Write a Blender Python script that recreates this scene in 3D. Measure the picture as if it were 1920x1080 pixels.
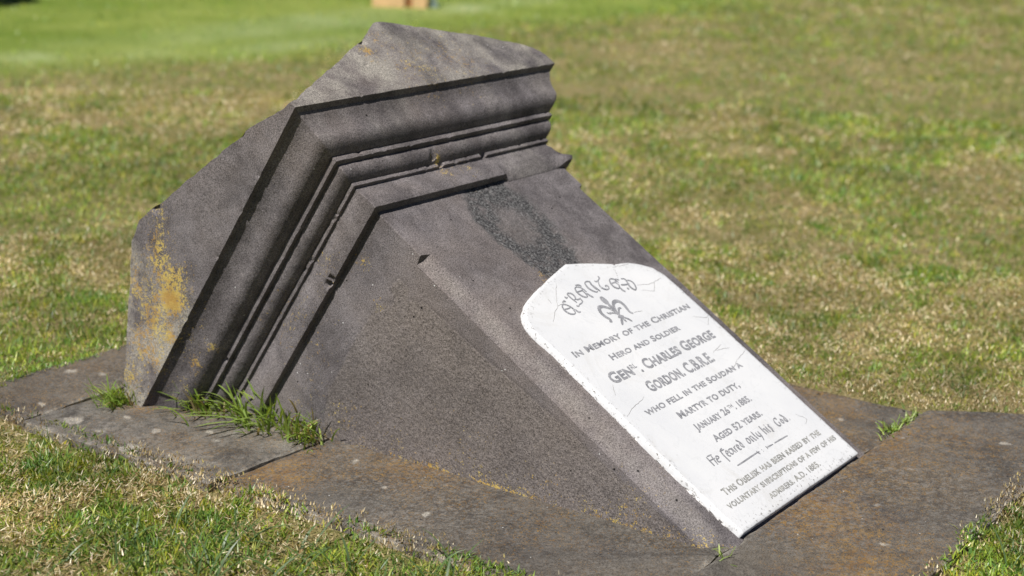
import bpy, math, random
import numpy as np
from mathutils import Matrix, Vector

random.seed(7)
rng = np.random.default_rng(11)
for o in list(bpy.data.objects): bpy.data.objects.remove(o)
scene = bpy.context.scene
col = scene.collection

# ------------------------------------------------------------------ camera
CAM = np.array([-2.22385, -1.08975, 1.11578])
FW = Vector((0.79626406, 0.54277502, -0.26713073))
RT = Vector((0.57042152, -0.82069848, 0.03276122))
UP = Vector((0.20145181, 0.1784637, 0.96310325))
cd = bpy.data.cameras.new('camera'); cam = bpy.data.objects.new('camera', cd); col.objects.link(cam)
m = Matrix((RT, UP, -FW)).transposed().to_4x4(); m.translation = Vector(CAM)
cam.matrix_world = m
cd.sensor_width = 36; cd.lens = 57.695
cd.clip_start = 0.05; cd.clip_end = 2000
cd.dof.use_dof = True; cd.dof.focus_distance = 2.82; cd.dof.aperture_fstop = 3.1
cd.dof.aperture_blades = 9
scene.camera = cam

# ------------------------------------------------------------------ sky and sun
SUN_AZ, SUN_EL = math.radians(187), math.radians(56)      # azimuth measured from +x towards +y
SUN = Vector((math.cos(SUN_AZ)*math.cos(SUN_EL), math.sin(SUN_AZ)*math.cos(SUN_EL), math.sin(SUN_EL)))
w = bpy.data.worlds.new('World'); scene.world = w; w.use_nodes = True
nt = w.node_tree
sky = nt.nodes.new('ShaderNodeTexSky'); sky.sky_type = 'NISHITA'; sky.sun_disc = False; sky.air_density = 0.45; sky.dust_density = 0.2
sky.sun_elevation = SUN_EL; sky.sun_rotation = math.atan2(SUN.x, SUN.y)
nt.links.new(sky.outputs[0], nt.nodes['Background'].inputs[0])
nt.nodes['Background'].inputs[1].default_value = 0.05
sl = bpy.data.lights.new('sun', 'SUN'); sl.energy = 5.0; sl.angle = math.radians(0.53); sl.color = (1, 0.965, 0.92)
so = bpy.data.objects.new('sun', sl); col.objects.link(so)
so.rotation_euler = SUN.to_track_quat('Z', 'Y').to_euler(); so.location = (-3, 1, 4)
scene.view_settings.view_transform = 'Standard'; scene.view_settings.look = 'None'
scene.view_settings.exposure = 0.35; scene.view_settings.gamma = 1

# ------------------------------------------------------------------ numpy noise
def _h(ix, iy, iz, seed):
    n = (ix*374761393 + iy*668265263 + iz*2147483647 + seed*974634777) & 0xffffffff
    n = ((n ^ (n >> 13))*1274126177) & 0xffffffff
    n = ((n ^ (n >> 16))*2246822519) & 0xffffffff
    return ((n ^ (n >> 15)) & 0xffff)/65535.0
def vnoise(P, sc, seed=0):
    """value noise in [-1,1] at points P (n,3)"""
    p = np.asarray(P, float)*sc + 1000.0
    i = np.floor(p).astype(np.int64); f = p - i; f = f*f*(3-2*f)
    r = 0
    for dx in (0, 1):
        for dy in (0, 1):
            for dz in (0, 1):
                wgt = (f[:, 0] if dx else 1-f[:, 0])*(f[:, 1] if dy else 1-f[:, 1])*(f[:, 2] if dz else 1-f[:, 2])
                r = r + wgt*_h(i[:, 0]+dx, i[:, 1]+dy, i[:, 2]+dz, seed)
    return r*2-1
def fbm(P, sc, octv=4, seed=0, gain=.5):
    r = 0; a = 1.0; t = 0
    for k in range(octv):
        r = r + a*vnoise(P, sc*(2**k), seed+k); t += a; a *= gain
    return r/t
def P2(x, y): return np.stack([x, y, np.zeros_like(x)], 1)
def smooth(a, b, x):
    t = np.clip((x-a)/(b-a), 0, 1); return t*t*(3-2*t)
def in_poly(x, y, poly):
    c = np.zeros(x.shape, bool); n = len(poly)
    for k in range(n):
        x0, y0 = poly[k]; x1, y1 = poly[(k+1) % n]
        if y0 == y1: continue
        hit = ((y0 > y) != (y1 > y)) & (x < (x1-x0)*(y-y0)/(y1-y0)+x0)
        c ^= hit
    return c
def poly_dist(x, y, poly):
    d = np.full(x.shape, 1e9); n = len(poly)
    for k in range(n):
        a = np.array(poly[k]); b = np.array(poly[(k+1) % n]); e = b-a; l2 = e@e+1e-12
        t = np.clip(((x-a[0])*e[0]+(y-a[1])*e[1])/l2, 0, 1)
        d = np.minimum(d, np.hypot(x-a[0]-t*e[0], y-a[1]-t*e[1]))
    return np.where(in_poly(x, y, poly), d, -d)      # positive inside

# ------------------------------------------------------------------ mesh helpers
def mesh_obj(name, V, F, mat, parent=None, smooth_angle=None, attrs=None, tri=None):
    """V (n,3); F list of (k, nface array) by size"""
    V = np.asarray(V, np.float32); me = bpy.data.meshes.new(name)
    arrs = [np.asarray(f, np.int32) for f in F if len(f)]
    loops = np.concatenate([a.ravel() for a in arrs])
    tot = np.concatenate([np.full(len(a), a.shape[1], np.int32) for a in arrs])
    start = np.concatenate([[0], np.cumsum(tot)[:-1]]).astype(np.int32)
    me.vertices.add(len(V)); me.vertices.foreach_set('co', V.ravel())
    me.loops.add(len(loops)); me.loops.foreach_set('vertex_index', loops)
    me.polygons.add(len(tot)); me.polygons.foreach_set('loop_start', start); me.polygons.foreach_set('loop_total', tot)
    me.update(calc_edges=True); me.validate()
    if attrs:
        for k, v in attrs.items():
            v = np.asarray(v, np.float32)
            if v.ndim == 1:
                at = me.attributes.new(k, 'FLOAT', 'POINT'); at.data.foreach_set('value', v)
            else:
                at = me.attributes.new(k, 'FLOAT_COLOR', 'POINT')
                if v.shape[1] == 3: v = np.concatenate([v, np.ones((len(v), 1), np.float32)], 1)
                at.data.foreach_set('color', v.ravel())
    if smooth_angle is not None:
        me.polygons.foreach_set('use_smooth', np.ones(len(tot), bool))
        if smooth_angle < 180: me.set_sharp_from_angle(angle=math.radians(smooth_angle))
    if mat: me.materials.append(mat)
    o = bpy.data.objects.new(name, me); col.objects.link(o)
    if parent: o.parent = parent
    return o
def grid_faces(r, c, wrap=False, off=0, flip=False):
    i = np.arange(r-1)[:, None]; j = np.arange(c if wrap else c-1)[None, :]; j2 = (j+1) % c
    q = np.stack([i*c+j+0*j2, i*c+j2, (i+1)*c+j2, (i+1)*c+j+0*j2], -1).reshape(-1, 4)+off
    return q[:, ::-1] if flip else q
def tag(o, label=None, cat=None, group=None, kind=None):
    if label: o['label'] = label
    if cat: o['category'] = cat
    if group: o['group'] = group
    if kind: o['kind'] = kind
    return o
def empty(name, loc=(0, 0, 0)):
    o = bpy.data.objects.new(name, None); o.location = loc; col.objects.link(o); o.empty_display_size = .1; return o

# ------------------------------------------------------------------ materials
class NT:
    def __init__(s, name):
        s.m = bpy.data.materials.new(name); s.m.use_nodes = True; s.t = s.m.node_tree
        s.b = s.t.nodes['Principled BSDF']; s.out = s.t.nodes['Material Output']
        s.tc = s.t.nodes.new('ShaderNodeTexCoord').outputs['Object']
    def n(s, typ, ins=None, **kw):
        nd = s.t.nodes.new(typ)
        for k, v in kw.items(): setattr(nd, k, v)
        for k, v in (ins or {}).items():
            if hasattr(v, 'is_linked'): s.t.links.new(v, nd.inputs[k])
            else: nd.inputs[k].default_value = v
        return nd
    def noise(s, sc, det=4, rough=.55, vec=None, dist=0):
        return s.n('ShaderNodeTexNoise', {'Vector': vec or s.tc, 'Scale': sc, 'Detail': det, 'Roughness': rough, 'Distortion': dist}).outputs['Fac']
    def vor(s, sc, out='Distance', feat='F1', rnd=1.0):
        return s.n('ShaderNodeTexVoronoi', {'Vector': s.tc, 'Scale': sc, 'Randomness': rnd}, feature=feat).outputs[out]
    def ramp(s, fac, a, b, lo=0., hi=1.):
        return s.n('ShaderNodeMapRange', {'Value': fac, 'From Min': a, 'From Max': b, 'To Min': lo, 'To Max': hi}).outputs[0]
    def math(s, op, a, b=0., c=0.):
        return s.n('ShaderNodeMath', {0: a, 1: b, 2: c}, operation=op).outputs[0]
    def mix(s, fac, a, b, blend='MIX'):
        nd = s.t.nodes.new('ShaderNodeMix'); nd.data_type = 'RGBA'; nd.blend_type = blend
        for k, v in ((0, fac), (6, a), (7, b)):
            if hasattr(v, 'is_linked'): s.t.links.new(v, nd.inputs[k])
            else: nd.inputs[k].default_value = v if k == 0 or len(v) == 4 else (*v, 1)
        return nd.outputs[2]
    def attr(s, name, out='Fac'):
        return s.n('ShaderNodeAttribute', attribute_name=name).outputs[out]
    def bump(s, h, strength, dist, normal=None):
        ins = {'Height': h, 'Strength': strength, 'Distance': dist}
        if normal: ins['Normal'] = normal
        return s.n('ShaderNodeBump', ins).outputs[0]
    def set(s, **k):
        for kk, v in k.items():
            kk = kk.replace('_', ' ')
            if hasattr(v, 'is_linked'): s.t.links.new(v, s.b.inputs[kk])
            else: s.b.inputs[kk].default_value = v if not isinstance(v, tuple) or len(v) == 4 else (*v, 1)

def stone_material(name, lo, hi, warm, lich_gain=1.0, grain=1.0, lsc=(120, 330), lcol=((.38, .22, .04), (.53, .40, .10)), lamt=.82):
    t = NT(name)
    big = t.noise(5, 6, .6); mid = t.noise(28, 5, .6)
    c = t.mix(t.ramp(t.math('ADD', t.math('MULTIPLY', big, .6), t.math('MULTIPLY', mid, .4)), .41, .59), lo, hi)
    c = t.mix(t.ramp(t.noise(2.6, 5, .65), .45, .68, 0, .75), c, warm)
    c = t.mix(t.attr('rough'), c, t.mix(.45, c, (.150, .128, .111)))
    pale = t.attr('pale')
    c = t.mix(t.math('MULTIPLY', pale, t.ramp(t.noise(14, 6, .65), .35, .6)), c, (.27, .25, .215))
    dk = t.attr('dark')
    c = t.mix(t.math('MULTIPLY', dk, t.ramp(t.noise(22, 5, .6), .3, .6, .4, 1)), c, (.045, .04, .042))
    # crystalline grain
    g1 = t.noise(420, 2, .6); g2 = t.noise(950, 1, .5)
    g = t.math('ADD', t.math('MULTIPLY', g1, .6), t.math('MULTIPLY', g2, .4))
    gr = t.ramp(g, .36, .64, 1-.62*grain, 1+.72*grain)
    c = t.mix(1.0, c, t.n('ShaderNodeCombineColor', {0: gr, 1: gr, 2: gr}).outputs[0], 'MULTIPLY')
    # coarse picked grain on the roughened panel
    pg = t.noise(190, 3, .6)
    pr = t.math('MULTIPLY', t.attr('rough'), t.ramp(pg, .56, .66))
    c = t.mix(t.math('MULTIPLY', pr, .42), c, (.035, .03, .026))
    pr2 = t.math('MULTIPLY', t.attr('rough'), t.ramp(pg, .43, .33))
    c = t.mix(t.math('MULTIPLY', pr2, .4), c, (.25, .22, .19))
    # spalled patch
    sp = t.attr('spall')
    s1 = t.noise(260, 4, .7)
    spc = t.mix(t.ramp(s1, .45, .74), (.027, .026, .027), (.27, .265, .26))
    c = t.mix(t.math('MULTIPLY', sp, t.ramp(t.noise(45, 5, .7), .28, .48)), c, spc)
    # lichen, thresholded by its mask
    la = t.attr('lich')
    ln = t.math('ADD', t.math('MULTIPLY', t.noise(lsc[0], 5, .72), .5), t.math('MULTIPLY', t.noise(lsc[1], 3, .7), .5))
    lm = t.ramp(t.math('ADD', ln, t.math('MULTIPLY', la, .2*lich_gain)), .63, .66)
    lm = t.math('MULTIPLY', lm, t.ramp(la, 0., .12))
    lc = t.mix(t.ramp(t.noise(24, 4, .6), .4, .6), lcol[0], lcol[1])
    c = t.mix(t.math('MULTIPLY', lm, lamt), c, lc)
    # pale crystals and small dark holes
    v = t.n('ShaderNodeTexVoronoi', {'Vector': t.tc, 'Scale': 75.})
    hit = t.math('MULTIPLY', t.ramp(v.outputs['Distance'], .11, .06), t.ramp(t.n('ShaderNodeSeparateColor', {0: v.outputs['Color']}).outputs[0], .975, .98))
    c = t.mix(hit, c, (.62, .62, .6))
    v2 = t.n('ShaderNodeTexVoronoi', {'Vector': t.tc, 'Scale': 58.})
    hole = t.math('MULTIPLY', t.ramp(v2.outputs['Distance'], .17, .08), t.ramp(t.n('ShaderNodeSeparateColor', {0: v2.outputs['Color']}).outputs[1], .965, .975))
    c = t.mix(hole, c, (.01, .009, .009))
    t.set(Base_Color=c, Roughness=.86, Specular_IOR_Level=.25)
    sc_ = t.math('MULTIPLY', t.attr('scuff'), t.ramp(t.noise(110, 6, .78), .50, .58))
    c = t.mix(t.math('MULTIPLY', sc_, .36), c, (.24, .225, .205))
    sd2 = t.math('MULTIPLY', t.attr('scuff'), t.ramp(t.noise(60, 6, .75), .47, .36))
    c = t.mix(t.math('MULTIPLY', sd2, .6), c, (.035, .031, .03))
    t.set(Base_Color=c)
    h = t.math('ADD', t.math('MULTIPLY', g1, .5), t.math('MULTIPLY', t.noise(110, 5, .65), 1.0))
    h = t.math('ADD', h, t.math('MULTIPLY', t.attr('rough'), t.math('MULTIPLY', pg, 1.9)))
    h = t.math('ADD', h, t.math('MULTIPLY', sp, t.math('MULTIPLY', s1, 2.2)))
    h = t.math('SUBTRACT', h, t.math('MULTIPLY', hole, 1.5))
    n = t.bump(h, .55*grain, .0022)
    t.set(Normal=n)
    return t.m

M_STONE = stone_material('bluestone', (.084, .075, .076), (.166, .150, .152), (.142, .119, .107))
M_SLAB = stone_material('bluestone_paving', (.052, .047, .041), (.112, .102, .089), (.085, .069, .050), 1.0, 1.0, (150, 600), ((.19, .095, .02), (.30, .165, .03)), .8)

def marble_material():
    t = NT('white_marble')
    c = t.mix(t.ramp(t.noise(6, 6, .6), .35, .65), (.65, .65, .65), (.59, .595, .605))
    st = t.math('MULTIPLY', t.ramp(t.noise(9, 7, .72, dist=.8), .54, .70), .4)
    c = t.mix(st, c, (.50, .485, .455))
    vein = t.ramp(t.math('ABSOLUTE', t.math('SUBTRACT', t.noise(7, 5, .6, dist=1.2), .5)), .012, .0, 0, .2)
    c = t.mix(vein, c, (.44, .45, .46))
    pit = t.math('MULTIPLY', t.ramp(t.noise(150, 5, .7), .66, .74), t.ramp(t.noise(9, 4, .6), .5, .62))
    c = t.mix(t.math('MULTIPLY', pit, .6), c, (.33, .31, .29))
    ed = t.attr('edge')
    dirt = t.math('MULTIPLY', ed, t.ramp(t.noise(150, 5, .7), .575, .615))
    c = t.mix(t.math('MULTIPLY', dirt, .9), c, (.14, .13, .12))
    t.set(Base_Color=c, Roughness=.55, Specular_IOR_Level=.3)
    t.set(Normal=t.bump(t.noise(120, 5, .6), .18, .001))
    return t.m
M_MARBLE = marble_material()

def lead_material():
    t = NT('lead_letters')
    wear = t.ramp(t.noise(260, 4, .65), .60, .68)
    c = t.mix(t.ramp(t.noise(60, 4), .35, .65), (.19, .192, .205), (.30, .30, .315))
    c = t.mix(t.math('MULTIPLY', wear, .85), c, (.72, .72, .71))
    t.set(Base_Color=c, Roughness=.6, Metallic=0.)
    return t.m
M_LEAD = lead_material()
def lead_worn():
    t = NT('worn_lead_letters')
    wear = t.ramp(t.noise(210, 5, .7), .575, .63)
    c = t.mix(t.ramp(t.noise(60, 4), .35, .65), (.20, .20, .19), (.34, .335, .31))
    c = t.mix(t.math('MULTIPLY', wear, .92), c, (.74, .74, .73))
    t.set(Base_Color=c, Roughness=.65)
    return t.m
M_LEADW = lead_worn()
def simple(name, colr, rough=.8, var=.25, sc=40):
    t = NT(name)
    f = t.ramp(t.noise(sc, 5, .6), .3, .7, 1-var, 1+var)
    t.set(Base_Color=t.mix(1., colr, t.n('ShaderNodeCombineColor', {0: f, 1: f, 2: f}).outputs[0], 'MULTIPLY'), Roughness=rough)
    return t.m
M_CRACK = simple('crack_dirt', (.22, .21, .20), .9)
def mortar():
    t = NT('lime_mortar')
    c = t.mix(t.ramp(t.noise(130, 5, .7), .46, .54), (.72, .71, .69), (.10, .09, .085))
    t.set(Base_Color=c, Roughness=.9, Normal=t.bump(t.noise(200, 4), .6, .002))
    return t.m
M_MORTAR = mortar()

def grass_material(name='grass_blades'):
    t = NT(name)
    c = t.attr('Col', 'Color')
    d = t.n('ShaderNodeBsdfDiffuse', {'Color': c}).outputs[0]
    tr = t.n('ShaderNodeBsdfTranslucent', {'Color': t.mix(1., c, (1.25, 1.15, .55), 'MULTIPLY')}).outputs[0]
    gl = t.n('ShaderNodeBsdfGlossy', {'Color': (1, 1, 1, 1), 'Roughness': .45}).outputs[0]
    a = t.n('ShaderNodeMixShader', {0: .40, 1: d, 2: tr}).outputs[0]
    b = t.n('ShaderNodeMixShader', {0: .035, 1: a, 2: gl}).outputs[0]
    t.t.links.new(b, t.out.inputs[0]); t.t.nodes.remove(t.b)
    return t.m
M_GRASS = grass_material()

# ------------------------------------------------------------------ the stone block
TH = 0.562; W = 0.60; D = 0.66; E0 = 0.110
AX = np.array([0, math.cos(TH), math.sin(TH)]); WI = np.array([0, math.sin(TH), -math.cos(TH)])
def blk(u, s, wv): # block coordinates -> world: u right, s up the leaning axis, w into the block
    u = np.asarray(u, float); s = np.asarray(s, float); wv = np.asarray(wv, float)
    return np.stack([u+0*s, AX[1]*s+WI[1]*wv, AX[2]*s+WI[2]*wv], -1)
mon = empty('obelisk_base')
tag(mon, 'toppled dark bluestone obelisk base with stepped mouldings and a white inscribed plaque', 'monument')

NF, NL, NC = 170, 200, 4
def ring(s, e, cfl=(.0014, .0014), cfr=(.0014, .0014)):
    """one loop of the square shaft at height s with projection e. returns u,w,side,t"""
    a0, b0 = cfl; a1, b1 = cfr; c2 = .0014
    U = []; Wv = []; S = []
    tf = np.linspace(0, 1, NF)
    x0, x1 = -e, W+e; y0, y1 = -e, D+e
    U.append(x0+a0+(x1-a1-x0-a0)*tf); Wv.append(np.full(NF, y0)); S.append(np.zeros(NF))
    tc = np.linspace(0, 1, NC)[1:-1]
    U.append(x1-a1+a1*tc); Wv.append(y0+b1*tc); S.append(np.full(NC-2, 4))
    tl = np.linspace(0, 1, NL)
    U.append(np.full(NL, x1)); Wv.append(y0+b1+(y1-c2-y0-b1)*tl); S.append(np.full(NL, 1))
    U.append(x1-c2*tc); Wv.append(y1-c2+c2*tc); S.append(np.full(NC-2, 5))
    U.append(x1-c2+(x0+c2-x1+c2)*tf); Wv.append(np.full(NF, y1)); S.append(np.full(NF, 2))
    U.append(x0+c2-c2*tc); Wv.append(y1-c2*tc); S.append(np.full(NC-2, 6))
    U.append(np.full(NL, x0)); Wv.append(y1-c2+(y0+b0-y1+c2)*tl); S.append(np.full(NL, 3))
    U.append(x0+a0*tc); Wv.append(y0+b0-b0*tc); S.append(np.full(NC-2, 7))
    return np.concatenate(U), np.concatenate(Wv), np.concatenate(S)
RN = 2*NF+2*NL+4*(NC-2)
SN = {0: (0, -1), 1: (1, 0), 2: (0, 1), 3: (-1, 0), 4: (.7, -.7), 5: (.7, .7), 6: (-.7, .7), 7: (-.7, -.7)}
def normals(side):
    n = np.zeros((len(side), 2))
    for k, v in SN.items(): n[side == k] = v
    return n

# orange lichen centres on the stone: (u, s, w, radius, strength)
LICH = [(-.11, 1.19, .30, .045, .75), (-.11, 1.15, .345, .05, .9), (-.11, 1.10, .375, .055, 1.25), (-.11, 1.085, .40, .05, 1.35),
        (-.11, 1.10, .46, .07, .95), (-.11, 1.085, .53, .07, .8), (-.11, 1.10, .62, .07, .6), (-.11, 1.165, .43, .07, .65), (-.11, 1.06, .46, .05, .85),
        (-.07, .995, .50, .032, .65), (-.07, .98, .44, .022, .6), (-.075, 1.02, .405, .018, .5), (-.07, 1.00, .57, .05, .4),
        (.27, 1.18, -.11, .05, .42), (.29, 1.09, -.11, .09, .5), (.42, 1.09, -.11, .10, .42), (.20, 1.15, -.11, .025, .85), (.19, 1.12, -.11, .02, .6),
        (.28, 1.075, -.11, .06, .45), (0, .81, .32, .03, .45), (0, .80, .38, .04, .4), (0, .70, .38, .05, .36), (0, .79, .45, .04, .42), (0, .60, .36, .08, .3), (0, .45, .25, .10, .28),
        (0, .30, .17, .07, .3), (0, .15, .07, .08, .35), (0, .83, .10, .03, .4), (0, .76, .14, .02, .45),
        (.235, .925, -.02, .02, .75), (.24, .895, -.01, .02, .8), (.30, .89, -.01, .04, .35), (.24, .61, 0, .03, .4), (-.016, .88, .3, .10, .3), (-.016, .88, .15, .05, .35)]
PANEL = [(.762, .3661), (.7597, .3133), (.7648, .2585), (.7653, .2116), (.7632, .1521), (.7539, .1299), (.7369, .1221), (.7371, .1061), (.7589, .0997),
         (.7489, .068), (.7209, .0686), (.716, .0893), (.706, .0826), (.6829, .0663), (.6562, .0645), (.5358, .0578), (.4129, .0461), (.1588, .0299),
         (.0, .02), (-.2, .02), (-.2, .5), (.7, .5)]
SPALL = [(.2692, .87), (.2115, .7875), (.2038, .7437), (.2118, .7137), (.2241, .6825), (.234, .642), (.2408, .6088), (.2539, .595), (.3187, .60),
         (.3647, .605), (.3884, .6679), (.4032, .7303), (.4014, .7953), (.3861, .8316), (.3867, .87)]
SPALL_IN = [(.2879, .7862), (.2567, .7347), (.2647, .7017), (.2983, .69), (.3379, .7026), (.3535, .7405), (.3477, .7711), (.3179, .7866)]
# dents: (u, s, w, radius, depth)
DENTS = [(-.016, .860, .178, .011, .012), (-.016, .861, .165, .008, .006), (.225, .930, -.03, .012, .008), (.245, .915, -.014, .009, .007), (.262, .905, -.01, .005, .004),
         (.384, .917, -.014, .010, .012), (-.11, 1.115, .012, .012, .007), (.21, 1.178, -.11, .012, .006), (-.11, 1.21, .275, .015, .006), (.33, 1.042, -.11, .007, .004),
         (-.048, .957, .46, .006, .006), (.16, 1.115, -.11, .006, .003), (.60, .853, -.02, .006, .003), (.10, .866, -.016, .006, .003), (.52, 1.037, -.11, .006, .003),
         (-.11, 1.04, .25, .006, .003), (-.11, 1.04, .05, .005, .0025), (-.11, 1.04, .41, .007, .003), (.07, 1.037, -.11, .006, .003)]

_r = random.Random(5)
for _k in range(46):
    _s, _e = _r.choice([(.8545, .0155), (.9130, .0148), (.951, .0478), (.962, .0478), (1.037, .110), (.921, .0148)])
    _rad = _r.uniform(.0025, .0075)
    DENTS.append((_r.uniform(-_e, .6+_e), _s, -_e, _rad, _rad*.5) if _r.random() < .55 else (-_e, _s, _r.uniform(-_e, .6), _rad, _rad*.5))
def finish(u, s, wv, side, amp=.0006, arris=None):
    """weathering: broad undulation, arris wear, dents; returns positions and colour masks"""
    P = np.stack([u, s, wv], 1); n = normals(side)
    d = fbm(P, 16, 4, 3)*amp*1.6 + fbm(P, 70, 3, 9)*amp*.8
    if arris is not None:
        wear = np.clip(fbm(P, 60, 4, 21)-.16, 0, 1)*.0045 + np.clip(fbm(P, 220, 2, 25), 0, 1)*.0009
        d = d - wear*arris
    for (du, ds, dw, r, dep) in DENTS:
        q = np.sqrt((u-du)**2+((s-ds)*1.2)**2+(wv-dw)**2)/r
        q = q*(1+.35*vnoise(P, 180, 5))
        d = d - dep*smooth(1, .45, q)
    lich = np.zeros(len(u))
    for (lu, ls, lw, r, st) in LICH:
        q = np.sqrt((u-lu)**2+(s-ls)**2+(wv-lw)**2)/r
        lich = np.maximum(lich, st*np.exp(-q*q*1.2))
    lich = .86*lich*(.75+.8*(fbm(P, 40, 3, 31)+.3))
    return u+n[:, 0]*d, s, wv+n[:, 1]*d, lich

def lerp(x, xs, ys): return np.interp(x, xs, ys)

# --- die
rows = np.concatenate([np.linspace(-.25, -.02, 8), np.arange(0, .850, .0038), [.8515, .8555]])
U = []; S = []; WV = []; SD = []
for s in rows:
    cs = smooth(.7365, .7350, s)
    a = .0016 + cs*(lerp(s, [0, .17, .42, .74], [.05, .054, .045, .024])-.0016)
    b = .0016 + cs*.0185
    cr = .0016 + smooth(.79, .785, s)*.017
    u, wv, sd = ring(s, 0, (a, b), (cr, cr))
    U.append(u); WV.append(wv); SD.append(sd); S.append(np.full(RN, s))
u = np.concatenate(U); s = np.concatenate(S); wv = np.concatenate(WV); sd = np.concatenate(SD)
pd = np.where(sd == 3, poly_dist(s, wv, PANEL), -1)
rough = smooth(-.001, .004, pd + .0015*vnoise(np.stack([u, s, wv], 1), 220, 3))
P = np.stack([u, s, wv], 1)
spd = np.where(sd == 0, poly_dist(u, s, SPALL), -1) + fbm(P, 90, 3, 41)*.012
spi = np.where(sd == 0, poly_dist(u, s, SPALL_IN), -1) + fbm(P, 60, 3, 43)*.016
spall = smooth(-.012, .012, spd)*(1-.6*smooth(-.022, .018, spi))
dep = rough*(.0016+.0007*fbm(P, 240, 2, 51)) + smooth(-.001, .004, spd)*(.0018+.0016*fbm(P, 130, 3, 55))
u2, s2, w2, lich = finish(u, s, wv, sd)
dep = dep + .0012*np.exp(-(pd/.0022)**2)*(sd == 3)*(s > .3)
n = normals(sd); u2 = u2-n[:, 0]*dep; w2 = w2-n[:, 1]*dep
pz = blk(u, s, wv)
lich = np.maximum(lich, .5*smooth(.05, 0, pz[:, 2])*(sd != 0)*(.6+.8*fbm(P, 18, 3, 61))+.50*smooth(.008, .001, pz[:, 2])*(sd == 3)*(.35+1.3*fbm(P, 16, 3, 63)))
dark = .5*np.clip(fbm(P, 7, 4, 71), 0, 1)
pale = (sd == 7)*.2*(s < .733)+.25*np.clip(fbm(P, 5, 4, 77), 0, 1)*(sd == 0)  # front-left chamfer tinted paler, adding to the sunlight on that facet
die = mesh_obj('die', blk(u2, s2, w2), [grid_faces(len(rows), RN, True)], M_STONE, mon, 40,
               dict(lich=lich, rough=rough, spall=spall, dark=dark, pale=pale))

# --- cornice
PROF = [(.8535, .000, 0), (.8545, .0155, 1), (.860, .0168, 0), (.877, .0165, 0), (.887, .0135, 0), (.897, .0102, 0), (.905, .0082, 0), (.9125, .0078, 0),
        (.9130, .0148, 1), (.9205, .0148, .7), (.9212, .0125, 0), (.9225, .0170, 0), (.925, .0240, 0), (.9295, .0302, 0), (.935, .0345, 0), (.941, .0368, 0), (.947, .0372, 0), (.9505, .0360, 0),
        (.951, .0478, 1), (.962, .0478, .7), (.9625, .0470, 0), (.964, .0535, 0), (.967, .0610, 0), (.972, .0690, 0), (.978, .0745, 0), (.985, .0780, 0), (.994, .0795, 0), (1.004, .0815, 0),
        (1.013, .0850, 0), (1.021, .0892, 0), (1.028, .0940, 0), (1.033, .0970, 0), (1.0345, .0975, 0), (1.037, E0, 0)]
dense = []
for k in range(len(PROF)-1):
    a, b = PROF[k], PROF[k+1]; L = math.hypot(a[0]-b[0], a[1]-b[1]); nseg = max(1, int(L/.0035))
    for q in range(nseg):
        f = q/nseg; dense.append((a[0]+(b[0]-a[0])*f, a[1]+(b[1]-a[1])*f, a[2] if q == 0 else 0))
dense.append(PROF[-1])
U = []; S = []; WV = []; SD = []; AR = []
for (sv, ev, ar) in dense:
    u, wv, sd = ring(sv, ev)
    ss = np.full(RN, sv)
    if sv < .897:   # at the right end of the front the lower lip survives and closes down on to the die
        k = smooth(.385, .40, u+.006*vnoise(np.stack([u, 0*u, 0*u], 1), 120, 7))*((sd == 0) | (sd == 4) | (sd == 1))
        low = np.interp(sv, [.8535, .8545, .860, .877, .887, .8975], [.8450, .8468, .8535, .865, .877, .893])
        ss = ss+(low-sv)*k
        worn = k*smooth(.605, .57, u)*(sd == 0)
        tip = k*smooth(.575, .605, u); tx_ = np.interp(sv, [.8545, .860, .877, .887, .897], [.004, .0065, .001, -.003, -.001])*tip
        wv = np.where(sd == 0, wv-tx_, wv); u = np.where((sd == 1) | (sd == 4) | ((sd == 0) & (u > .605)), u+tx_, u)
        ex = np.interp(sv, [.8535, .8545, .860, .877, .887, .89], [0, -.0135, -.0113, -.006, -.0025, 0])*worn
        wv = np.where(sd == 0, wv-ex, wv)
    U.append(u); WV.append(wv); SD.append(sd); S.append(ss); AR.append(np.full(RN, float(ar)))
u = np.concatenate(U); s = np.concatenate(S); wv = np.concatenate(WV); sd = np.concatenate(SD); ar = np.concatenate(AR)
ar[s > 1.0369] = 1
P = np.stack([u, s, wv], 1)
u2, s2, w2, lich = finish(u, s, wv, sd, .0005, ar)
dark = 1.3*np.clip(fbm(P*[1, .22, 1]+.3*P[:, [1]], 13, 4, 73), 0, 1)*np.where(sd == 3, .5, 1)
pale = .7*np.clip(fbm(P*[1, .25, 1]+5, 11, 4, 79), 0, 1)*(sd == 0)
z0 = np.zeros(len(u))
cornice = mesh_obj('cornice', blk(u2, s2, w2), [grid_faces(len(dense), RN, True)], M_STONE, mon, 34,
                   dict(lich=lich, rough=z0, spall=z0, dark=dark, pale=pale))

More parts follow.
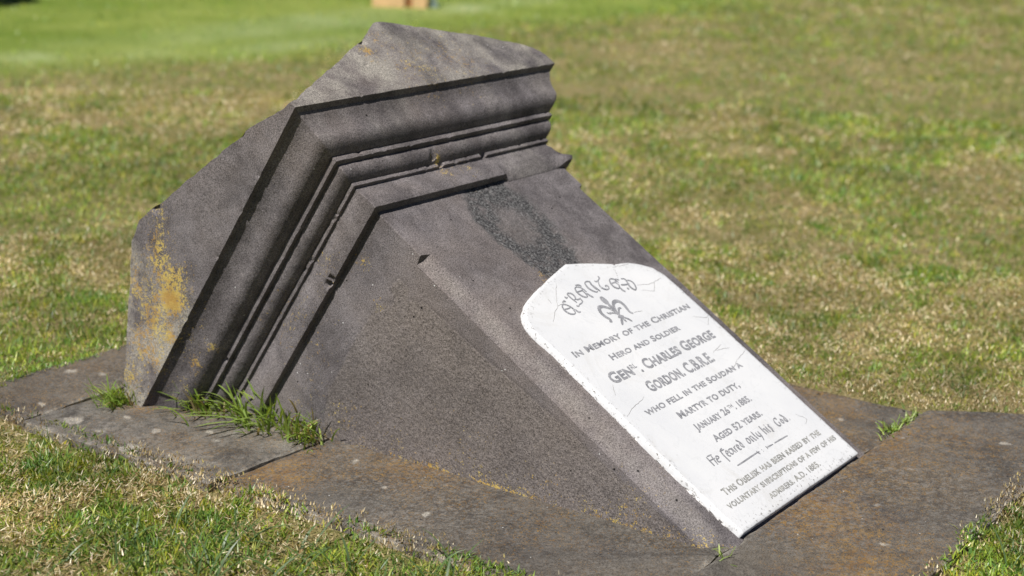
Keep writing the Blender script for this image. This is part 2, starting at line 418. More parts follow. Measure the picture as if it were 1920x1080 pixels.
# --- gabled cap
GF = ([-.11, -.09, .20, .231, .238, .30, .318, .567, .66, .695, .704, .71], [1.050, 1.056, 1.176, 1.187, 1.194, 1.229, 1.230, 1.150, 1.112, 1.094, 1.080, 1.062])
GL = ([-.11, -.09, .004, .012, .13, .262, .275, .327, .373, .522, .667, .77], [1.050, 1.057, 1.108, 1.108, 1.155, 1.206, 1.214, 1.231, 1.228, 1.157, 1.088, 1.045])
NR = 34
U = []; S = []; WV = []; SD = []; AR = []
u0, w0, sd0 = ring(1.037, E0)
top = np.where((sd0 == 0) | (sd0 == 2), np.interp(u0, *GF), np.interp(w0, *GL))
top = np.where(np.isin(sd0, (4, 5, 6, 7)), np.maximum(np.interp(u0, *GF), np.interp(w0, *GL)), top)
top = top+.0022*fbm(np.stack([u0, 0*u0, w0], 1), 45, 3, 91)
for k in range(NR):
    f = k/(NR-1)
    U.append(u0); WV.append(w0); SD.append(sd0); S.append(1.037+(top-1.037)*f); AR.append(np.full(RN, 1.0 if k == 0 else (.7 if k == NR-1 else 0)))
u = np.concatenate(U); s = np.concatenate(S); wv = np.concatenate(WV); sd = np.concatenate(SD); ar = np.concatenate(AR)
u2, s2, w2, lich = finish(u, s, wv, sd, .0009, ar)
# roof surface: two crossing gables
uu = u0[:NF]; ww = w0[NF+NC-2:NF+NC-2+NL]
UU, WW = np.meshgrid(uu, ww)
HH = np.maximum(np.interp(UU, *GF), np.interp(WW, *GL)).ravel()
HH = HH + .0022*fbm(np.stack([UU.ravel(), 0*HH, WW.ravel()], 1), 45, 3, 91)
ru, rw = UU.ravel(), WW.ravel()
off = len(u)
Pr = np.stack([ru, HH, rw], 1)
Vall = np.concatenate([blk(u2, s2, w2), blk(ru, HH, rw)])
P = np.concatenate([np.stack([u, s, wv], 1), Pr])
sdall = np.concatenate([sd, np.full(len(ru), 9)])
lich = np.concatenate([lich, .4*np.clip(fbm(Pr, 12, 3, 5), 0, 1)])
dark = 1.5*np.clip(fbm(P*[1, .22, 1]+.3*P[:, [1]], 13, 4, 75)-.02, 0, 1)*np.where(sdall == 0, 1, .35)
pale = np.where(sdall == 0, .7+.6*fbm(P*[1, .4, 1], 8, 4, 81), .0)
pale = np.clip(np.where(sdall == 3, 1.0*smooth(.34, .42, P[:, 2]+.03*fbm(P, 20, 3, 3)), pale), 0, 1)
z0 = np.zeros(len(P))
cap = mesh_obj('gabled_cap', Vall, [grid_faces(NR, RN, True), grid_faces(NL, NF, False, off)], M_STONE, mon, 34,
               dict(lich=lich, rough=z0, spall=z0, dark=dark, pale=pale))

# ------------------------------------------------------------------ plaque
PT = .0125                       # how far the marble face stands out of the die
OUT = [(.0725, .004), (.0670, .04), (.0640, .1344), (.0635, .22), (.0655, .31), (.0650, .39), (.0670, .45), (.0640, .48), (.0630, .500), (.0655, .5195), (.0725, .535), (.085, .5485), (.1113, .5645), (.153, .5779), (.2304, .5974), (.3037, .6137),
       (.36, .600), (.4254, .5797), (.4290, .5735), (.4350, .5765), (.4736, .5690), (.4978, .5580), (.5239, .5398), (.5371, .516), (.540, .4752), (.5425, .3942), (.545, .20), (.5465, .003)]
def densify(poly, step, closed=True):
    r = []; n = len(poly)
    for k in range(n if closed else n-1):
        a = np.array(poly[k]); b = np.array(poly[(k+1) % n]); q = max(1, int(np.hypot(*(b-a))/step))
        for j in range(q): r.append(a+(b-a)*j/q)
    if not closed: r.append(np.array(poly[-1]))
    return np.array(r)
def chaikin(poly, n=1, keep=()):
    p = [np.array(q) for q in poly]
    for _ in range(n):
        r = []
        for k in range(len(p)):
            a, b = p[k], p[(k+1) % len(p)]; r += [a*.8+b*.2, a*.2+b*.8]
        p = r
    return p
ol = densify(OUT, .0035)
cen = np.array([.31, .3])
def inset(ol, d):
    nx = np.roll(ol, -1, 0)-np.roll(ol, 1, 0); L = np.hypot(nx[:, 0], nx[:, 1])[:, None]
    nrm = np.stack([-nx[:, 1], nx[:, 0]], 1)/L              # sign fixed below
    if (nrm*(cen-ol)).sum(1).mean() < 0: nrm = -nrm
    return ol+nrm*np.asarray(d).reshape(-1, 1)
o3 = P2(ol[:, 0], ol[:, 1])
jit = .0004*fbm(o3, 120, 3, 5) + .0016*np.clip(fbm(o3, 45, 3, 6)-.15, 0, 1)
o1 = inset(ol, jit)
o2 = inset(ol, jit+.0018+.0016*np.clip(fbm(o3, 100, 3, 8), 0, 1))
o4 = o2+(cen-o2)*.02; o5 = o2+(cen-o2)*.075
nO = len(ol)
Vp = np.concatenate([blk(o1[:, 0], o1[:, 1], np.full(nO, .006)), blk(o1[:, 0], o1[:, 1], np.full(nO, -PT+.0016)), blk(o2[:, 0], o2[:, 1], np.full(nO, -PT)),
                     blk(o4[:, 0], o4[:, 1], np.full(nO, -PT)), blk(o5[:, 0], o5[:, 1], np.full(nO, -PT))])
Fp = grid_faces(5, nO, True)
import bmesh
pq = mesh_obj('plaque', Vp, [Fp], M_MARBLE, mon, None, None)
bm = bmesh.new(); bm.from_mesh(pq.data); bm.verts.ensure_lookup_table()
bm.faces.new([bm.verts[4*nO+k] for k in range(nO)])
bmesh.ops.recalc_face_normals(bm, faces=bm.faces); bm.to_mesh(pq.data); bm.free()
at = pq.data.attributes.new('edge', 'FLOAT', 'POINT')
at.data.foreach_set('value', np.concatenate([np.ones(nO)*.35, np.where((ol[:, 0] < .09) & (ol[:, 1] > .10), 1.0, .5), np.where(ol[:, 1] < .02, .85, np.where((ol[:, 0] < .09) & (ol[:, 1] > .10), .8, .45)), np.where(ol[:, 1] < .02, .9, .5), np.where(ol[:, 1] < .02, .12, .0)]).astype(np.float32))
tag(pq, 'white marble plaque with an arched broken top and grey lead lettering')

# mortar squeezed out round the plaque
m1 = inset(ol, -.0004-.0035*np.clip(fbm(o3, 18, 3, 12)-.05, 0, 1)-.0007*fbm(o3, 110, 2, 13)); m0 = inset(ol, np.full(nO, .004))
keep = (ol[:, 1] > .006)
mz = -.0045-.002*np.clip(fbm(o3, 40, 2, 15), -1, 1)
Vm = np.concatenate([blk(m1[:, 0], m1[:, 1], np.full(nO, .002)), blk(inset(m1, np.full(nO, .0015))[:, 0], inset(m1, np.full(nO, .0015))[:, 1], mz*.7), blk(m0[:, 0], m0[:, 1], mz)])
Fm = grid_faces(3, nO, True); Fm = Fm[keep[Fm % nO].all(1)]
mesh_obj('mortar_bed', Vm, [Fm], M_MORTAR, pq, 40)

# lettering -----------------------------------------------------------------
LZ = -PT-.0005
def text_line(txt, u0, u1, base, cap, mat=M_LEAD, off=.030, name='inscription_line', small=.82):
    cu = bpy.data.curves.new('t', 'FONT'); cu.body = txt; cu.size = 1; cu.offset = off; cu.small_caps_scale = small
    cu.resolution_u = 3; cu.space_character = 1.06; cu.space_word = 1.0
    for i, ch in enumerate(txt):
        if ch.islower(): cu.body_format[i].use_small_caps = True
    tmp = bpy.data.objects.new('t', cu); col.objects.link(tmp)
    bpy.context.view_layer.update()
    me = bpy.data.meshes.new_from_object(tmp.evaluated_get(bpy.context.evaluated_depsgraph_get()))
    bpy.data.objects.remove(tmp); bpy.data.curves.remove(cu)
    n = len(me.vertices); co = np.zeros(n*3, np.float32); me.vertices.foreach_get('co', co); co = co.reshape(-1, 3)
    x0, x1 = co[:, 0].min(), co[:, 0].max()
    capH = .73
    uu = u0+(co[:, 0]-x0)/(x1-x0)*(u1-u0); sv = base+co[:, 1]/capH*cap
    uu = uu+(sv-base)*.06
    V = blk(uu, sv, np.full(n, LZ))
    me.vertices.foreach_set('co', V.astype(np.float32).ravel()); me.name = name
    me.materials.clear(); me.materials.append(mat); me.update()
    o = bpy.data.objects.new(name, me); col.objects.link(o); o.parent = pq
    return o
def strokes(lines, width, name, mat=M_LEAD, z=LZ, taper=.55, nib=None, seed=0):
    """flat pen strokes; width swells in the middle of each stroke"""
    V = []; Q = []; k0 = 0; zz = z
    for li, ln in enumerate(lines):
        wd = width
        if isinstance(ln, tuple) and not isinstance(ln[0], (tuple, list)): wd, ln = ln
        p = np.array(ln, float)
        for _ in range(2):                                 # smooth the polyline
            if len(p) > 2: p = np.concatenate([[p[0]], np.stack([p[:-1]*.75+p[1:]*.25, p[:-1]*.25+p[1:]*.75], 1).reshape(-1, 2), [p[-1]]])
        if len(p) == 2: p = np.stack([p[0]+(p[1]-p[0])*f for f in np.linspace(0, 1, 5)])
        t = np.gradient(p, axis=0); t /= np.hypot(t[:, 0], t[:, 1])[:, None]+1e-9
        nn = np.stack([-t[:, 1], t[:, 0]], 1); f = np.linspace(0, 1, len(p))
        wd = wd*(1.75 if name == 'fleur_de_lis' else 1.0); ww = wd*(taper+(1-taper)*np.sin(f*math.pi))
        if nib is not None: ww = ww*(.45+.75*np.abs(nn@np.array([math.cos(nib), math.sin(nib)])))
        a = p+nn*ww[:, None]/2; b = p-nn*ww[:, None]/2
        zl = zz-li*.000012
        V += [blk(a[:, 0], a[:, 1], np.full(len(p), zl)), blk(b[:, 0], b[:, 1], np.full(len(p), zl))]
        i = np.arange(len(p)-1); Q.append(np.stack([k0+i, k0+i+1, k0+len(p)+i+1, k0+len(p)+i], 1)); k0 += 2*len(p)
    return mesh_obj(name, np.concatenate(V), [np.concatenate(Q)], mat, pq)

ERECTED = [
   [(0.2074, 0.5144), (0.2055, 0.5238), (0.1972, 0.5329), (0.1886, 0.5331), (0.1813, 0.5234), (0.1838, 0.5114), (0.1943, 0.5057), (0.2029, 0.5077), (0.2053, 0.5158), (0.2048, 0.5232)],
   [(0.1834, 0.5228), (0.1933, 0.5212), (0.204, 0.5219)],
   [(0.2095, 0.5145), (0.2107, 0.506), (0.2179, 0.5062)],
   [(0.1951, 0.5375), (0.2045, 0.5403), (0.2051, 0.5361)],
   [(0.2308, 0.5264), (0.2282, 0.537), (0.2271, 0.5487), (0.2316, 0.5523), (0.241, 0.5486), (0.2415, 0.5411), (0.2361, 0.5337), (0.2281, 0.5338)],
   [(0.2361, 0.5337), (0.2411, 0.5313), (0.2514, 0.533)],
   [(0.2155, 0.5474), (0.2161, 0.5424), (0.2219, 0.5446)],
   [(0.2219, 0.5211), (0.2255, 0.5175), (0.2321, 0.5211), (0.2408, 0.5216), (0.2483, 0.525), (0.2484, 0.5307)],
   [(0.2813, 0.5403), (0.2803, 0.5523), (0.2701, 0.5587), (0.2611, 0.5564), (0.2563, 0.5463), (0.2589, 0.5357), (0.2668, 0.5291), (0.2735, 0.5312), (0.2753, 0.5389), (0.2741, 0.5475)],
   [(0.2578, 0.5475), (0.2726, 0.5463), (0.2801, 0.549)],
   [(0.2782, 0.538), (0.2809, 0.5289), (0.2852, 0.5243)],
   [(0.2702, 0.562), (0.2806, 0.5605), (0.2834, 0.5555)],
   [(0.3128, 0.5374), (0.3117, 0.5478), (0.3167, 0.5597), (0.3055, 0.5622), (0.2985, 0.5584), (0.295, 0.5461), (0.3007, 0.5361), (0.3073, 0.5316), (0.3127, 0.5341)],
   [(0.3175, 0.5603), (0.3118, 0.5511), (0.316, 0.5414), (0.3179, 0.5308)],
   [(0.3394, 0.5529), (0.3314, 0.5452), (0.3296, 0.5373), (0.3354, 0.5305), (0.3453, 0.5283), (0.3526, 0.5354), (0.3458, 0.54), (0.3433, 0.5349)],
   [(0.3296, 0.5567), (0.3333, 0.553), (0.3457, 0.5561), (0.3521, 0.5601), (0.3515, 0.5637)],
   [(0.3885, 0.5348), (0.3859, 0.5458), (0.3758, 0.5497), (0.3669, 0.543), (0.3632, 0.5305), (0.3699, 0.5226), (0.3777, 0.5227), (0.3836, 0.5312), (0.3792, 0.5376)],
   [(0.3651, 0.5384), (0.38, 0.5382), (0.3887, 0.5399)],
   [(0.3785, 0.5225), (0.3773, 0.5152), (0.3826, 0.5111)],
   [(0.3882, 0.5443), (0.3974, 0.5398)],
   [(0.4046, 0.5403), (0.4148, 0.5381), (0.4137, 0.5307), (0.4068, 0.5208), (0.4078, 0.5102), (0.4124, 0.5054), (0.4206, 0.5098), (0.4276, 0.5214), (0.424, 0.5302), (0.4161, 0.5325)],
   [(0.3955, 0.5173), (0.3976, 0.5124)],
   [(0.3882, 0.5281), (0.399, 0.5248), (0.4133, 0.5239)]]
strokes(ERECTED, .0044, 'inscription_line', nib=.3)
FLEUR = [(.009, [(0.3045, 0.5200), (0.3035, 0.5080), (0.3055, 0.5000)]), (.0055, [(.305, .503), (0.304, 0.4854), (0.3030, 0.4640)]),
         (.0048, [(0.3005, 0.4733), (0.2995, 0.486), (0.2901, 0.4963), (0.2777, 0.5011), (0.2694, 0.498), (0.2632, 0.4885), (0.2642, 0.4768), (0.2698, 0.4685), (0.2667, 0.4622), (0.2624, 0.4652)]),
         (.0048, [(0.3049, 0.4719), (0.3077, 0.4842), (0.3165, 0.4963), (0.328, 0.5002), (0.3386, 0.4977), (0.3427, 0.4864), (0.3391, 0.4742), (0.3372, 0.4665), (0.3431, 0.4613)]),
         (.0025, [(0.2983, 0.474), (0.2918, 0.4802), (0.2821, 0.4792), (0.2785, 0.4844)]), (.0028, [(0.3079, 0.4726), (0.315, 0.4802), (0.3212, 0.4832), (0.3272, 0.4813)]),
         (.0035, [(0.3008, 0.4617), (0.293, 0.4544), (0.2853, 0.448)]), (.003, [(0.3038, 0.4624), (0.3041, 0.45)]), (.003, [(0.3068, 0.4631), (0.3155, 0.4553), (0.3197, 0.4466)]),
         (.004, [(0.2942, 0.4655), (0.3121, 0.4647)])]
strokes(FLEUR, .004, 'fleur_de_lis', taper=.35)
text_line('In Memory of the Christian', .097, .510, .4245, .0140)
text_line('Hero and Soldier', .175, .423, .3905, .0135)
gen = text_line('Gen', .123, .195, .3475, .0245, off=.034)
text_line('RL', .199, .216, .3585, .0105, off=.02)
text_line('. Charles George', .2165, .495, .3455, .0235, off=.034)
text_line('Gordon. C.B.R.E.', .190, .428, .3025, .0240, off=.034)
text_line('who fell in the Soudan a', .126, .484, .2660, .0138)
text_line('Martyr to duty,', .194, .421, .2325, .0150)
text_line('January 26', .203, .329, .1980, .0148)
text_line('TH', .333, .349, .2050, .0075, off=.02)
text_line('. 1885.', .350, .414, .1980, .0140)
text_line('Aged 52 years.', .220, .402, .1630, .0148)
HE = [[(0.1608, 0.1486), (0.1599, 0.128)], [(0.1753, 0.1491), (0.1708, 0.1269)], [(0.1583, 0.1402), (0.1787, 0.1396)], [(0.164, 0.149), (0.1789, 0.1481)],
   [(0.1843, 0.1416), (0.1778, 0.134), (0.1785, 0.1294)], [(0.1843, 0.1416), (0.1899, 0.1402), (0.1897, 0.136), (0.1802, 0.1356)], [(0.1785, 0.1294), (0.1856, 0.1291)],
   [(0.2174, 0.1482), (0.2077, 0.1477), (0.2049, 0.135), (0.2053, 0.1202)], [(0.2052, 0.1453), (0.2197, 0.1446)],
   [(0.2188, 0.1407), (0.2146, 0.1345), (0.216, 0.1288), (.221, .1285)], [(0.2188, 0.1407), (0.2244, 0.1393), (0.2219, 0.1351), (0.2154, 0.1351)],
   [(0.2293, 0.1399), (0.2242, 0.1324), (0.2314, 0.1277), (0.239, 0.1369), (0.2358, 0.1399), (.23, .1399)], [(0.2400, 0.1401), (0.2395, 0.1321), (0.2425, 0.1285)],
   [(0.2475, 0.1395), (0.2465, 0.1285)], [(.2475, .137), (.251, .140), (0.2535, 0.1390)],
   [(0.2584, 0.1404), (0.2557, 0.1345), (0.258, 0.1283), (.263, .129)], [(0.2592, 0.1401), (0.2633, 0.1376), (0.2607, 0.1342), (0.2549, 0.1339)],
   [(0.2685, 0.1482), (0.2755, 0.1399), (0.2738, 0.129)], [(0.2738, 0.129), (0.2679, 0.1327), (0.2697, 0.1395), (0.2752, 0.1392)],
   [(0.2974, 0.141), (0.2929, 0.133), (0.2969, 0.1287), (0.3029, 0.1316), (0.303, 0.1398), (0.2974, 0.141)],
   [(0.3098, 0.1415), (0.3089, 0.1319), (0.3105, 0.1286)], [(0.3105, 0.1398), (0.317, 0.1406), (0.3173, 0.1304), (0.3207, 0.1282)],
   [(0.3270, 0.1479), (0.3262, 0.1376), (0.3275, 0.1285)], [(0.3356, 0.1413), (0.3346, 0.1325), (0.341, 0.130)], [(0.3442, 0.1410), (0.3442, 0.1303), (0.338, 0.1210)],
   [(0.3600, 0.1485), (0.3599, 0.1362), (0.3604, 0.1278)], [(0.3615, 0.1390), (0.3685, 0.1400), (0.3684, 0.131), (0.3700, 0.128)],
   [(0.3757, 0.1417), (0.3747, 0.1331), (0.3764, 0.1277)], [(0.376, 0.1456), (0.377, 0.1448)],
   [(0.3902, 0.1416), (0.3832, 0.1397), (0.3882, 0.1341), (0.3868, 0.1284), (0.3807, 0.1275)], [(0.387, 0.143), (0.3848, 0.1247)],
   [(0.4235, 0.1455), (0.4164, 0.1464), (0.4106, 0.1394), (0.4119, 0.1296), (0.4181, 0.1278), (.422, .130), (.422, .136)], [(0.4235, 0.1470), (0.4235, 0.142)],
   [(0.4333, 0.1395), (0.4290, 0.1337), (0.4334, 0.1280), (0.4384, 0.1336), (0.4333, 0.1395)],
   [(0.4434, 0.1474), (0.4496, 0.1387), (0.449, 0.1277)], [(0.449, 0.1277), (0.4428, 0.1301), (0.444, 0.1377), (0.4502, 0.1384)], [(0.4572, 0.1294), (0.4579, 0.1282)]]
strokes(HE, .0032, 'inscription_line', nib=.4, taper=.8)
ORN = [(.0030, [(0.2121, 0.107), (0.2397, 0.107), (0.2677, 0.1078), (0.291, 0.108)]), (.003, [(0.2915, 0.1110), (0.2925, 0.1054), (0.295, 0.1028)]), (.003, [(.290, .1078), (.298, .1075)]), (.003, [(0.3259, 0.11), (0.3264, 0.1035)]),
       (.0026, [(0.3249, 0.1068), (0.3498, 0.1058)]), (.0026, [(0.3559, 0.1061), (0.3813, 0.1059), (0.4088, 0.1051)]), (.002, [(0.3079, 0.1091), (0.3079, 0.1074)]), (.002, [(0.3086, 0.1044), (0.3094, 0.1032)])]
strokes(ORN, .003, 'ornament_rule', taper=.6)
text_line('This Obelisk has been raised by the', .117, .500, .0735, .0140, M_LEADW)
text_line('voluntary subscriptions of a few of his', .097, .527, .0495, .0128, M_LEADW)
text_line('admirers. A.D. 1885.', .213, .415, .0250, .0122, M_LEADW)
CR = [[(0.4147, 0.5666), (0.4102, 0.5571), (0.3996, 0.543)], [(0.4147, 0.5696), (0.4329, 0.5698), (0.451, 0.5668), (0.4723, 0.5659)],
   [(0.432, 0.514), (0.4673, 0.5068), (0.4854, 0.5066), (0.4589, 0.4886), (0.4305, 0.5007)], [(0.4854, 0.5066), (0.5181, 0.51)],
   [(0.1748, 0.5331), (0.1518, 0.5224), (0.129, 0.5061)], [(0.1748, 0.5331), (0.1893, 0.5466), (0.2281, 0.5796)], [(0.1766, 0.5345), (0.2033, 0.5362)],
   [(0.3451, 0.4628), (0.3731, 0.4593)], [(0.4928, 0.405), (0.5044, 0.3987), (0.527, 0.3897), (0.5413, 0.3959)], [(0.5303, 0.3886), (0.5074, 0.3746)],
   [(0.1701, 0.5546), (0.1684, 0.5443)], [(0.1176, 0.3482), (0.0989, 0.3269)], [(0.4873, 0.2827), (0.4614, 0.2743), (0.4391, 0.2735)],
   [(0.4873, 0.2827), (0.5309, 0.2911), (0.5398, 0.294)], [(0.0779, 0.2815), (0.1033, 0.2899), (0.1314, 0.295), (0.1599, 0.3002)],
   [(0.4444, 0.3179), (0.4871, 0.3267)], [(0.4584, 0.3189), (0.5006, 0.3133)], [(0.4892, 0.1325), (0.5048, 0.1124), (0.4874, 0.1049)]]
CRJ = []
for ln in CR:
    q = densify(ln, .004, False); q3 = P2(q[:, 0], q[:, 1]); q[:, 0] += .0014*vnoise(q3, 160, 2); q[:, 1] += .0014*vnoise(q3, 160, 4); CRJ.append([tuple(v) for v in q])
for ln in CRJ: strokes([ln], .0008, 'hairline_crack', M_CRACK, LZ+.0002, taper=.4)

# ------------------------------------------------------------------ paving slabs round the base
def slab(poly, z, label, spots=(), seed=0, lich=.42, grey=0.):
    poly = [np.array(p, float) for p in poly]
    x0 = min(p[0] for p in poly); x1 = max(p[0] for p in poly); y0 = min(p[1] for p in poly); y1 = max(p[1] for p in poly)
    # quad patch with dense grid mapped bilinearly
    a, b, c, d = poly
    nx = max(8, int(np.hypot(*(b-a))/.008)); ny = max(8, int(np.hypot(*(d-a))/.008))
    fx, fy = np.meshgrid(np.linspace(0, 1, nx), np.linspace(0, 1, ny))
    fx = fx.ravel()[:, None]; fy = fy.ravel()[:, None]
    XY = (a*(1-fx)+b*fx)*(1-fy)+(d*(1-fx)+c*fx)*fy
    ed = np.minimum(np.minimum(fx, 1-fx)*np.hypot(*(b-a)), np.minimum(fy, 1-fy)*np.hypot(*(d-a)))[:, 0]
    p3 = P2(XY[:, 0], XY[:, 1])
    XY = XY + (np.stack([fbm(p3, 22, 3, 5+seed), fbm(p3, 22, 3, 8+seed)], 1)*.006)*smooth(.02, 0, ed)[:, None]
    Z = z+.0022*fbm(p3, 9, 4, 1+seed)+.0008*fbm(p3, 60, 3, 2+seed)-.003*smooth(.007, 0, ed+.004*fbm(p3, 40, 3, 3+seed))
    n = len(XY)
    # border skirt
    bi = np.concatenate([np.arange(nx), np.arange(1, ny)*nx+nx-1, (ny-1)*nx+np.arange(nx-2, -1, -1), np.arange(ny-2, 0, -1)*nx])
    V = np.concatenate([np.column_stack([XY, Z]), np.column_stack([XY[bi], np.full(len(bi), -.12)])])
    k = np.arange(len(bi)); k2 = (k+1) % len(bi)
    sk = np.stack([bi[k2], bi[k], n+k, n+k2], 1)
    q3 = np.concatenate([p3, p3[bi]])
    L = lich*(.72+1.1*fbm(q3, 5, 4, 17+seed))
    pale = np.clip(grey*(.5+1.2*fbm(q3, 8, 4, 37)), 0, 1)
    edq = np.concatenate([ed, ed[bi]])
    pale = np.maximum(pale, smooth(.011, .002, edq)*np.clip(.5+1.6*fbm(q3, 45, 3, 53), 0, 1)*1.1)
    for (sx, sy, r) in spots:
        dd = np.hypot(V[:, 0]-sx, (V[:, 1]-sy))*(1+.3*vnoise(q3, 90, 6))
        pale = np.maximum(pale, smooth(r, r*.6, dd)*2.6)
    for (sx, sy, r, st) in [(-.05, 1.12, .09, .7), (-.20, 1.04, .10, .55), (-.12, 1.22, .06, .8), (-.02, .75, .10, .6), (-.04, .45, .05, .55), (-.1, .6, .12, .45), (.03, 1.5, .1, .5), (.45, -.1, .2, .55), (.75, -.12, .2, .6), (.8, .15, .1, .6)]:
        dd = np.hypot(V[:, 0]-sx, V[:, 1]-sy)/r
        L = np.maximum(L, .8*st*np.exp(-dd*dd))
    zz = np.zeros(len(V))
    o = mesh_obj('paving_slab', V, [grid_faces(ny, nx), sk], M_SLAB, None, 40,
                 dict(lich=np.clip(L, 0, 2), rough=zz, spall=zz, dark=.7*np.clip(fbm(q3, 6, 4, 23+seed), 0, 1), pale=pale, scuff=.75+.7*fbm(q3, 4, 3, 29+seed)))
    tag(o, label, 'paving slab', 'bluestone slabs around the base')
    return o
SP1 = [(-.245, 1.264, .022), (-.256, 1.177, .018), (-.285, 1.075, .022), (-.19, 1.10, .008), (-.13, 1.02, .008), (-.17, 1.2, .007), (-.15, .98, .007)]
slab([(-.30, 1.352), (.70, 1.341), (.70, 1.56), (-.30, 1.56)], .000, 'weathered grey slab behind the base at far left, mostly hidden by the stone', [(-.05, 1.50, .012), (-.02, 1.44, .009), (-.22, 1.39, .009)], 1, .36)
slab([(-.31, .841), (.10, .832), (.10, 1.326), (-.31, 1.338)], .003, 'grey slab with white lichen spots beside the grass tufts at the moulded end', SP1, 2, .34, .42)
slab([(-.29, .003), (.06, .002), (.06, .828), (-.29, .838)], -.001, 'long brown slab lying along the roughened left face of the base', [(-.06, .72, .007), (-.17, .47, .006), (-.12, .6, .005), (-.19, .33, .005)], 3, .54)
slab([(-.32, -.305), (1.10, -.305), (.893, -.004), (-.32, -.004)], .004, 'broad brown slab across the front below the plaque bottom edge', [(.55, -.10, .008), (.80, -.2, .009), (.35, -.12, .006), (.7, -.03, .005), (.2, -.2, .006)], 4, .50)
slab([(.50, .006), (.90, .010), (.90, 1.325), (.50, 1.32)], -.008, 'brown slab on the right side of the base beyond the grassy joint', [(.75, .12, .006)], 5, .5)

# ------------------------------------------------------------------ ground
def lawn_green(x, y):
    """distance past the edge of the watered grass (positive = greener far lawn)"""
    lx = np.array([-3, 2.4, 4.06, 5.7, 6.8, 9.1, 14, 40]); ly = np.array([6.4, 5.0, 4.35, 4.40, 4.25, 4.15, 3.6, -2])
    return y-np.interp(x, lx, ly)
def ground_material():
    t = NT('turf_ground')
    sep = t.n('ShaderNodeSeparateXYZ', {0: t.tc})
    c = t.mix(t.ramp(t.noise(1.6, 6, .65), .38, .62), (.125, .150, .030), (.225, .185, .080))
    c = t.mix(t.ramp(t.noise(16, 6, .7), .42, .62), c, (.30, .24, .12))
    c = t.mix(t.ramp(t.noise(7, 5, .7), .55, .68), c, (.08, .13, .018))
    c = t.mix(t.ramp(t.noise(38, 5, .75), .56, .64, 0, .6), c, (.46, .38, .23))
    c = t.mix(t.ramp(t.noise(30, 5, .75), .44, .36, 0, .6), c, (.07, .10, .02))
    g = t.attr('green')
    gc = t.mix(t.ramp(t.noise(.9, 5, .6), .35, .65), (.14, .205, .030), (.24, .29, .065))
    c = t.mix(g, c, gc)
    c = t.mix(t.attr('streak'), c, (.44, .50, .27))
    gr = t.ramp(t.noise(120, 3, .6), .3, .7, .6, 1.4)
    c = t.mix(1., c, t.n('ShaderNodeCombineColor', {0: gr, 1: gr, 2: gr}).outputs[0], 'MULTIPLY')
    t.set(Base_Color=c, Roughness=.95, Specular_IOR_Level=.1, Normal=t.bump(t.noise(70, 5, .7), .8, .02))
    return t.m
def axis(lo, hi, near, far):
    a = [0.]; st = near
    while a[-1] < hi: a.append(a[-1]+st); st = min(st*1.06, far) if a[-1] > 1.6 else near
    b = [0.]; st = near
    while b[-1] > lo: b.append(b[-1]-st); st = min(st*1.06, far) if b[-1] < -1.2 else near
    return np.array(b[:0:-1]+a)
gx = axis(-300, 600, .06, 40); gy = axis(-300, 600, .06, 40)
GX, GY = np.meshgrid(gx, gy); x = GX.ravel(); y = GY.ravel(); p3 = P2(x, y)
gd = lawn_green(x, y)
green = smooth(-.25, .7, gd+.35*fbm(p3, 1.2, 3, 4))
dist = np.hypot(x, y)
gz = -.016+.010*fbm(p3, 3.5, 3, 6)*smooth(.0, .4, np.maximum(np.abs(x-.3)-.75, np.abs(y-.6)-1.1))
st1 = np.exp(-((gd-1.15-.06*(x-5)+.12*fbm(p3, .7, 2, 9))/.16)**2)*smooth(3, 4.5, x)*smooth(8.5, 6.5, x)
st2 = np.exp(-((gd-.62-.1*fbm(p3, .8, 2, 19))/.12)**2)*smooth(2.2, 3.0, x)*smooth(6.5, 4.5, x)*.55
streak = np.clip((st1*.8+st2)*(.7+.9*fbm(p3, 2.4, 3, 12)), 0, 1)
lawn = mesh_obj('lawn_ground', np.column_stack([x, y, gz]), [grid_faces(len(gy), len(gx))], ground_material(), None, 180, dict(green=green, streak=streak))
tag(lawn, 'mown lawn of mixed green and straw coloured turf', kind='structure'); 

